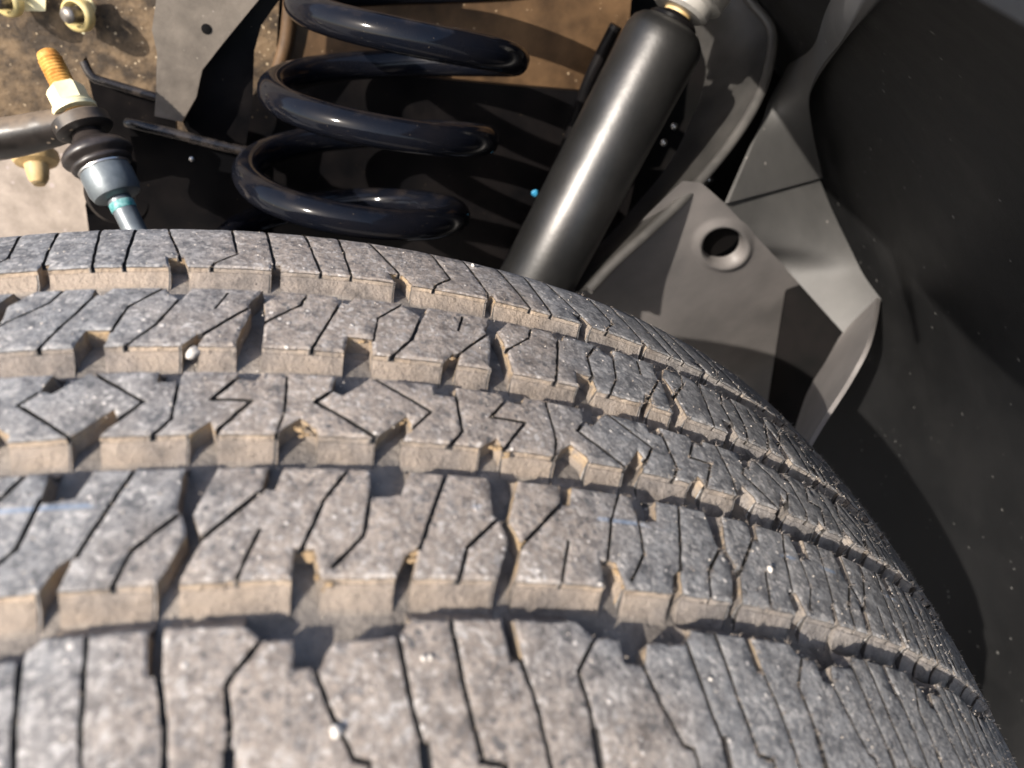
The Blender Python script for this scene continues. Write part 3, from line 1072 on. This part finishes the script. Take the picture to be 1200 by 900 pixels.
# shock absorber
s_top, s_bot = at(777, 48, .452), at(618, 350, .497)
dr = (s_top-s_bot)
L_ = dr.length
sa_ = empty('shock_absorber', s_bot, 'thick dark grey shock absorber tube leaning right of the spring', 'shock absorber')
RS = .0254
bm = bmesh.new()
lathe(bm, s_bot, dr, [(-.05, 0), (-.05, RS*.9), (-.045, RS), (L_*.5, RS), (L_-.006, RS), (L_, RS*.985), (L_+.005, RS*.93), (L_+.0085, RS*.80), (L_+.010, RS*.66), (L_+.010, 0)], 64)
finish('body', bm, M_SHOCK, sa_, 35)
bm = bmesh.new()
lathe(bm, s_bot, dr, [(L_+.009, RS*.62), (L_+.012, RS*.62), (L_+.0135, RS*.57), (L_+.0135, RS*.40), (L_+.016, RS*.36), (L_+.016, 0)], 48)
finish('seal_cap', bm, M_BLACK, sa_, 35)
bm = bmesh.new()
lathe(bm, s_bot, dr, [(L_+.012, RS*.34), (L_+.03, RS*.34), (L_+.03, 0)], 32)
finish('rod', bm, M_OCHRE, sa_, 35)
mt_ = at(812, 0, .49)
bm = bmesh.new()
lathe(bm, s_bot+dr.normalized()*(L_+.018), dr, [(0, 0), (0, RS*.62), (.002, RS*.72), (.007, RS*.74), (.009, RS*.92), (.022, RS*1.0), (.05, RS*1.0), (.053, RS*.9), (.053, 0)], 48)
finish('upper_mount', bm, M_CAP, sa_, 35)

# shock bracket with a rolled lip
sb_ = empty('shock_bracket', at(715, 330, .50), 'dark satin steel bracket with a curved rolled lip behind the shock absorber', 'bracket')
lip = [(846, -40, .535), (880, 2, .53), (904, 34, .525), (902, 72, .522), (890, 112, .518), (862, 160, .512), (815, 218, .505), (762, 270, .50), (722, 306, .495), (690, 340, .49)]
inn = [(770, -40, .575), (800, 20, .57), (826, 70, .566), (822, 110, .560), (806, 150, .552), (782, 195, .545), (745, 240, .54), (700, 290, .53), (668, 318, .525), (640, 350, .52)]
lp = smooth_path([at(*p) for p in lip], 5)
ip = smooth_path([at(*p) for p in inn], 5)
bm = bmesh.new()
rows = []
for a, b in zip(lp, ip):
    row = []
    for k in range(9):
        t = k/8
        q = a.lerp(b, t) + FW*(-.006*math.sin(math.pi*t))
        row.append(bm.verts.new(q))
    rows.append(row)
for r0, r1 in zip(rows[:-1], rows[1:]):
    for k in range(8):
        bm.faces.new((r0[k], r0[k+1], r1[k+1], r1[k]))
bmesh.ops.solidify(bm, geom=bm.faces[:], thickness=.003)
finish('web', bm, M_FLANGE, sb_, 50)
bm = bmesh.new()
tube(bm, lp, .0036, 14)
finish('lip', bm, M_FLANGE, sb_, 60)
bm = bmesh.new()
for (a, b) in ((790, 148), (778, 167)):
    q = at(a, b, .528)
    bmesh.ops.create_icosphere(bm, subdivisions=2, radius=.0026, matrix=Matrix.Translation(q))
finish('glint_rivet', bm, M_STEEL, sb_)  # shiny steel beads added where two white glints show

# inner wheelhouse panels
wp = empty('wheelhouse_panel', at(850, 400, .6), 'grey creased inner wheelhouse panel with a round flanged hole', 'panel')


def facet(name, pd, mat, thick=.003, bevel=.001):
    """closed thin solid over a polygon whose corners each have their own depth"""
    bm = bmesh.new()
    A = [at(*p) for p in pd]
    nn = Vector((0, 0, 0))
    for i in range(len(A)):
        nn += (A[i]-A[0]).cross(A[(i+1) % len(A)]-A[0])
    nn.normalize()
    if nn.dot(FW) > 0: nn = -nn
    prism(bm, A, -nn*thick)
    bmesh.ops.triangulate(bm, faces=[f for f in bm.faces if len(f.verts) > 4])
    return finish(name, bm, mat, wp, 12, None)


PL3 = at(847, 287, .56)
N3 = Vector((.12, -.92, -.22)).normalized()


def d3(px, py):
    d = ray(px, py)
    return (PL3-CAM).dot(N3)/d.dot(N3)


# plate with the hole: ring of quads from the hole to the outline
out_px = [(800, 212), (822, 214), (849, 238), (884, 275), (920, 313), (940, 336), (958, 366), (952, 402), (930, 452), (905, 560), (760, 560), (640, 420), (660, 330), (730, 280), (770, 240)]
bm = bmesh.new()
nh = 56
cH = (847, 287)
ringA, ringB, ringC = [], [], []


def outline_hit(an):
    dx, dy = math.cos(an), math.sin(an)
    best = 1e9
    for i in range(len(out_px)):
        x1, y1 = out_px[i]; x2, y2 = out_px[(i+1) % len(out_px)]
        ex, ey = x2-x1, y2-y1
        den = dx*ey-dy*ex
        if abs(den) < 1e-9: continue
        t = ((x1-cH[0])*ey-(y1-cH[1])*ex)/den
        w = ((x1-cH[0])*dy-(y1-cH[1])*dx)/den
        if t > 0 and -1e-6 <= w <= 1+1e-6: best = min(best, t)
    return cH[0]+dx*best, cH[1]+dy*best


prof_h = [(36, 0.0), (31.5, -.0010), (28.5, -.0030), (26, -.0036), (23.6, -.0024), (22.2, .001), (21.6, .006)]
rings = []
angs = [2*math.pi*i/nh for i in range(nh)]
rings.append([bm.verts.new(on_plane(*outline_hit(a), PL3, N3)) for a in angs])
for r_, dp in prof_h:
    rings.append([bm.verts.new(on_plane(cH[0]+math.cos(a)*r_*1.08, cH[1]+math.sin(a)*r_*.95, PL3, N3)-N3*dp) for a in angs])
for A, B in zip(rings[:-1], rings[1:]):
    for i in range(nh):
        j = (i+1) % nh
        bm.faces.new((A[i], A[j], B[j], B[i]))
finish('holed_plate', bm, M_BROWNGREY, wp, 50)
bm = bmesh.new()
cw = on_plane(847, 287, PL3, N3)-N3*.005
lathe(bm, cw, N3, [(0, 0), (0, .0165)], 24)
finish('hole_shade', bm, M_VOID, wp)  # near-black disc painting the shade inside the hole

dA = d3(849, 238); dB = d3(920, 313)


def cyl_depth(px, py, R=.508):
    d = ray(px, py)
    A = d.x*d.x+d.z*d.z
    Bq = 2*(CAM.x*d.x+CAM.z*d.z)
    C = CAM.x**2+CAM.z**2-R*R
    return (-Bq+math.sqrt(max(0, Bq*Bq-4*A*C)))/(2*A)


def loft(name, ea, eb, mat, cols=12, n=8, thick=.003, sag=0.0):
    """thin curved sheet between two edge curves"""
    A = smooth_path([at(*p) for p in ea], n)
    Bc = smooth_path([at(*p) for p in eb], n)
    bm = bmesh.new()
    rows = []
    for a, b in zip(A, Bc):
        rows.append([bm.verts.new(a.lerp(b, k/cols) + FW*(sag*math.sin(math.pi*k/cols))) for k in range(cols+1)])
    for r0, r1 in zip(rows[:-1], rows[1:]):
        for k in range(cols):
            bm.faces.new((r0[k], r0[k+1], r1[k+1], r1[k]))
    bmesh.ops.recalc_face_normals(bm, faces=bm.faces)
    bmesh.ops.solidify(bm, geom=bm.faces[:], thickness=thick)
    return finish(name, bm, mat, wp, 50)


LB = [(1075, -60), (1029, 0), (985, 54), (958, 92), (948, 118), (950, 160), (960, 208)]     # border with the liner
LBd = [(x, y, cyl_depth(x, y)) for x, y in LB]
LL_ = [(1000, -60), (968, 0), (943, 48), (920, 92), (900, 128), (880, 168), (849, 238)]
print('LB', [round(p[2], 3) for p in LBd])
loft('panel_upper', [(x, y, .60-(.60-dA)*k/6) for k, (x, y) in enumerate(LL_)], LBd, M_GREY)
CB = [(960, 209), (976, 248), (996, 290), (1012, 322), (1032, 350)]
CA_ = [(849, 239), (870, 260), (895, 287), (920, 314), (990, 392)]
loft('panel_crease', [(x, y, d3(x, y)) for x, y in CA_[:-1]]+[(990, 392, dB-.02)], [(x, y, cyl_depth(x, y)) for x, y in CB], M_GREY)
loft('panel_side', [(990, 392, dB-.02), (972, 425, dB-.015), (950, 462, dB-.01), (930, 520, dB), (905, 580, dB)],
     [(1032, 351, cyl_depth(1032, 351)), (1022, 400, .50), (1000, 445, .49), (965, 500, .48), (930, 560, .47)], M_BROWNGREY)
# near-black sheet painting the shade of the hollow behind the side panel
facet('recess_shade', [(925, 318, dB+.03), (1000, 392, dB+.03), (950, 520, dB+.03), (890, 540, dB+.03)], M_VOID)
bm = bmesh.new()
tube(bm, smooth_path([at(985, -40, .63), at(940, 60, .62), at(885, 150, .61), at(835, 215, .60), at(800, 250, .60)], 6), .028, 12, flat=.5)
finish('slit_shade', bm, M_VOID, wp)  # near-black tube standing for the shade in the slit beside the panel
for (a, b) in ((838, 193), (831, 210)):
    bm = bmesh.new()
    q = at(a, b, .572)
    lathe(bm, q, -FW, [(-.02, .0030), (0, .0030), (.0015, .0026), (.0024, .0012), (.0026, 0)], 12)
    finish('bolt_head', bm, M_STEEL, wp)

# plastic wheel arch liner: a bent sheet round the wheel axis
RLN = .52


def liner_hit(px, py, R=RLN):
    d = ray(px, py)
    A = d.x*d.x+d.z*d.z
    Bq = 2*(CAM.x*d.x+CAM.z*d.z)
    C = CAM.x**2+CAM.z**2-R*R
    t = (-Bq+math.sqrt(max(0, Bq*Bq-4*A*C)))/(2*A)
    q = CAM+d*t
    return math.atan2(q.x, q.z), q.y


ln = empty('fender_liner', (.4, 0, .3), 'black plastic wheel arch liner speckled with dust on the right', 'fender liner')
bm = bmesh.new()
rows = []
nseg = 40
for th in np.radians(np.linspace(25, 118, 110)):
    ye = .46
    # the sheet's unseen outer edge: set back above the tyre, reaching out lower down to block sun
    ys = -.15+.08*min(1, max(0, (math.radians(28)-th)/math.radians(8)))
    row = []
    for k in range(nseg+1):
        t = k/nseg
        y = ye+(ys-ye)*t
        r = RLN + .004*noise.noise(Vector((th*3, y*9, 2)))
        r += .014*max(0, math.sin(min(1, max(0, (y+.06)/.05))*math.pi)) if th > .75 else 0
        row.append(bm.verts.new((r*math.sin(th), y, r*math.cos(th))))
    rows.append(row)
for r0, r1 in zip(rows[:-1], rows[1:]):
    for k in range(nseg):
        bm.faces.new((r0[k], r0[k+1], r1[k+1], r1[k]))
bmesh.ops.recalc_face_normals(bm, faces=bm.faces)
bmesh.ops.solidify(bm, geom=bm.faces[:], thickness=.003)
finish('shell', bm, M_PLASTIC, ln, 50)
# ------------------------------------------------------------------ stabilizer bar and its end link
lt_, lb_ = at(54, 60, .392), at(157, 268, .400)
ld = (lt_-lb_)
LL = ld.length
base = lb_


def along(px, py):
    """distance along the link axis of the point closest to a picture point"""
    v = at(px, py, .396)-lb_
    return v.dot(ld.normalized())


el = empty('end_link', lb_, 'stabilizer end link with orange stud tip, pale yellow nut and dark rubber boot', 'end link')
h0 = along(84, 112)
bm = bmesh.new()
prf = [(h0-.01, 0), (h0-.01, .0062)]
k = 0
hh = h0
while hh < LL-.004:
    prf += [(hh, .0062 if k % 2 == 0 else .0055)]
    hh += .0009
    k += 1
prf += [(LL-.003, .0056), (LL-.001, .0050), (LL, .0035), (LL, 0)]
lathe(bm, lb_, ld, prf, 24)
finish('stud', bm, M_ORANGE, el, 50)
hn = along(92, 131)
bm = bmesh.new()
lathe(bm, lb_, ld, [(hn, 0), (hn, 0.01088), (hn+.0018, 0.01122), (hn+.0030, 0.01020), (hn+.0036, .0105)], 40)
lathe(bm, lb_, ld, [(hn+.003, 0.00952), (hn+.0125, 0.00952), (hn+.0142, 0.00833), (hn+.0142, .0062), (hn+.012, .0060)], 6)
finish('flange_nut', bm, M_NUT, el, 30, .0005, 2)
hb_ = along(118, 178)
bm = bmesh.new()
lathe(bm, lb_, ld, [(hb_+.0135, 0), (hb_+.0135, .0072), (hb_+.0105, .0076), (hb_+.0092, .0088), (hb_+.0075, .0092), (hb_+.0055, .0125), (hb_+.003, .0160), (hb_+.0008, .0178), (hb_-.0012, .0182),
                    (hb_-.0026, .0176), (hb_-.0034, .0158), (hb_-.0046, .0150), (hb_-.0058, .0157), (hb_-.0074, .0152), (hb_-.0084, .0130), (hb_-.0084, 0)], 56)
finish('rubber_boot', bm, M_BOOT, el, 50)
bm = bmesh.new()
lathe(bm, lb_, ld, [(hb_-.0070, 0.01233), (hb_-.0076, 0.01343), (hb_-.0092, 0.01343), (hb_-.0098, 0.01233)], 40)
finish('clamp_ring', bm, M_STEEL, el, 50)
bm = bmesh.new()
lathe(bm, lb_, ld, [(hb_-.009, 0), (hb_-.009, 0.01275), (hb_-.012, 0.01326), (hb_-.021, 0.01326), (hb_-.0245, 0.01190), (hb_-.026, 0.00850), (hb_-.026, 0)], 48)
finish('joint_housing', bm, M_HOUSING, el, 40)
bm = bmesh.new()
lathe(bm, lb_, ld, [(-.02, 0), (-.02, .0062), (hb_-.025, .0062), (hb_-.025, 0)], 24)
st_ = finish('stem', bm, M_HOUSING, el, 40)
bm = bmesh.new()
hm = along(142, 240)
lathe(bm, lb_, ld, [(hm-.0022, .0064), (hm-.0018, .0066), (hm+.0018, .0066), (hm+.0022, .0064)], 24)
finish('paint_mark', bm, M_TEAL, st_, 40)

sbx = empty('stabilizer_bar', at(60, 150, .40), 'dusty dark stabilizer bar end reaching in from the left edge', 'stabilizer bar')
bm = bmesh.new()
pth = smooth_path([at(-190, 185, .40), at(-80, 172, .40), at(0, 163, .40), at(50, 153, .399), at(88, 143, .398)], 6)
rd = np.interp(np.linspace(0, 1, len(pth)), [0, .5, .8, 1], [.0140, .0135, .0120, .0095])
tube(bm, pth, list(rd), 20, flat=.78, up=ld.normalized())
finish('arm', bm, M_ARMBAR, sbx, 60)
bm = bmesh.new()
ha = along(101, 146)
lathe(bm, lb_, ld, [(ha-.0036, .006), (ha-.0042, .0080), (ha-.0040, .0130), (ha-.0028, .0146), (ha+.0028, .0146), (ha+.0040, .0130), (ha+.0042, .009), (ha+.0036, .006)], 40)
finish('eye', bm, M_ARMBAR, sbx, 50)


# clip nuts with bolts on the frame rail
def clip_nut(px, py, y, label, plate_px, r=.010):
    c = at_y(px, py, y)
    e = empty('clip_nut', c, label, 'clip nut', 'zinc clip nuts on the frame rail')
    axd = Vector((-.35, -.9, .25)).normalized()
    bm = bmesh.new()
    lathe(bm, c, axd, [(0, r*.72), (0, r*1.15), (.004, r*1.18), (.006, r*1.1), (.007, r*.9), (.005, r*.72), (0, r*.72)], 36)
    finish('collar', bm, M_ZINC, e, 50)
    bm = bmesh.new()
    pr = [(-.01, 0), (-.01, r*.55)]
    for i in range(10):
        pr += [(.0014*i, r*(.56 if i % 2 else .47))]
    pr += [(.0145, r*.40), (.0145, 0)]
    lathe(bm, c, axd, pr, 24)
    finish('bolt', bm, M_BOLT, e, 60)
    bm = bmesh.new()
    prism(bm, [at_y(x, yy, y+.003) for x, yy in plate_px], Vector((0, .002, 0)))
    finish('clip', bm, M_NUT, e, 30, .0006)
    return e


clip_nut(95, 17, .412, 'pale yellow clip nut with round collar and bolt above the orange stud', [(83, -6), (103, -8), (112, 10), (108, 27), (98, 40), (86, 34), (84, 22)], .0088)
clip_nut(14, 2, .412, 'pale yellow clip nut with square tab at the top left corner', [(2, -14), (54, -14), (53, 13), (25, 13), (28, 4), (10, -2)], .0075)
# ochre fastener below the bar
of = empty('plastic_fastener', at_y(42, 195, .365), 'dirty ochre push fastener under the stabilizer bar', 'fastener')
bm = bmesh.new()
ofc = at_y(42, 186, .368)
lathe(bm, ofc, Vector((.05, -.72, -.65)), [(-.004, 0), (-.004, .0135), (0, .0140), (.003, .0125), (.0045, .0075), (.014, .0060), (.018, .0035), (.018, 0)], 28)
finish('body', bm, M_OCHRE, of, 45)

# bead coloured blue to paint a glint on the pocket rim
bm = bmesh.new()
bmesh.ops.create_icosphere(bm, subdivisions=3, radius=.0026)
for v in bm.verts:
    v.co *= 1+.35*noise.noise(v.co*600)
    v.co.y *= .5
bmesh.ops.translate(bm, verts=bm.verts, vec=at_y(627, 226, .3660))
finish('glint_dab', bm, M_BLUE, sp, 60)
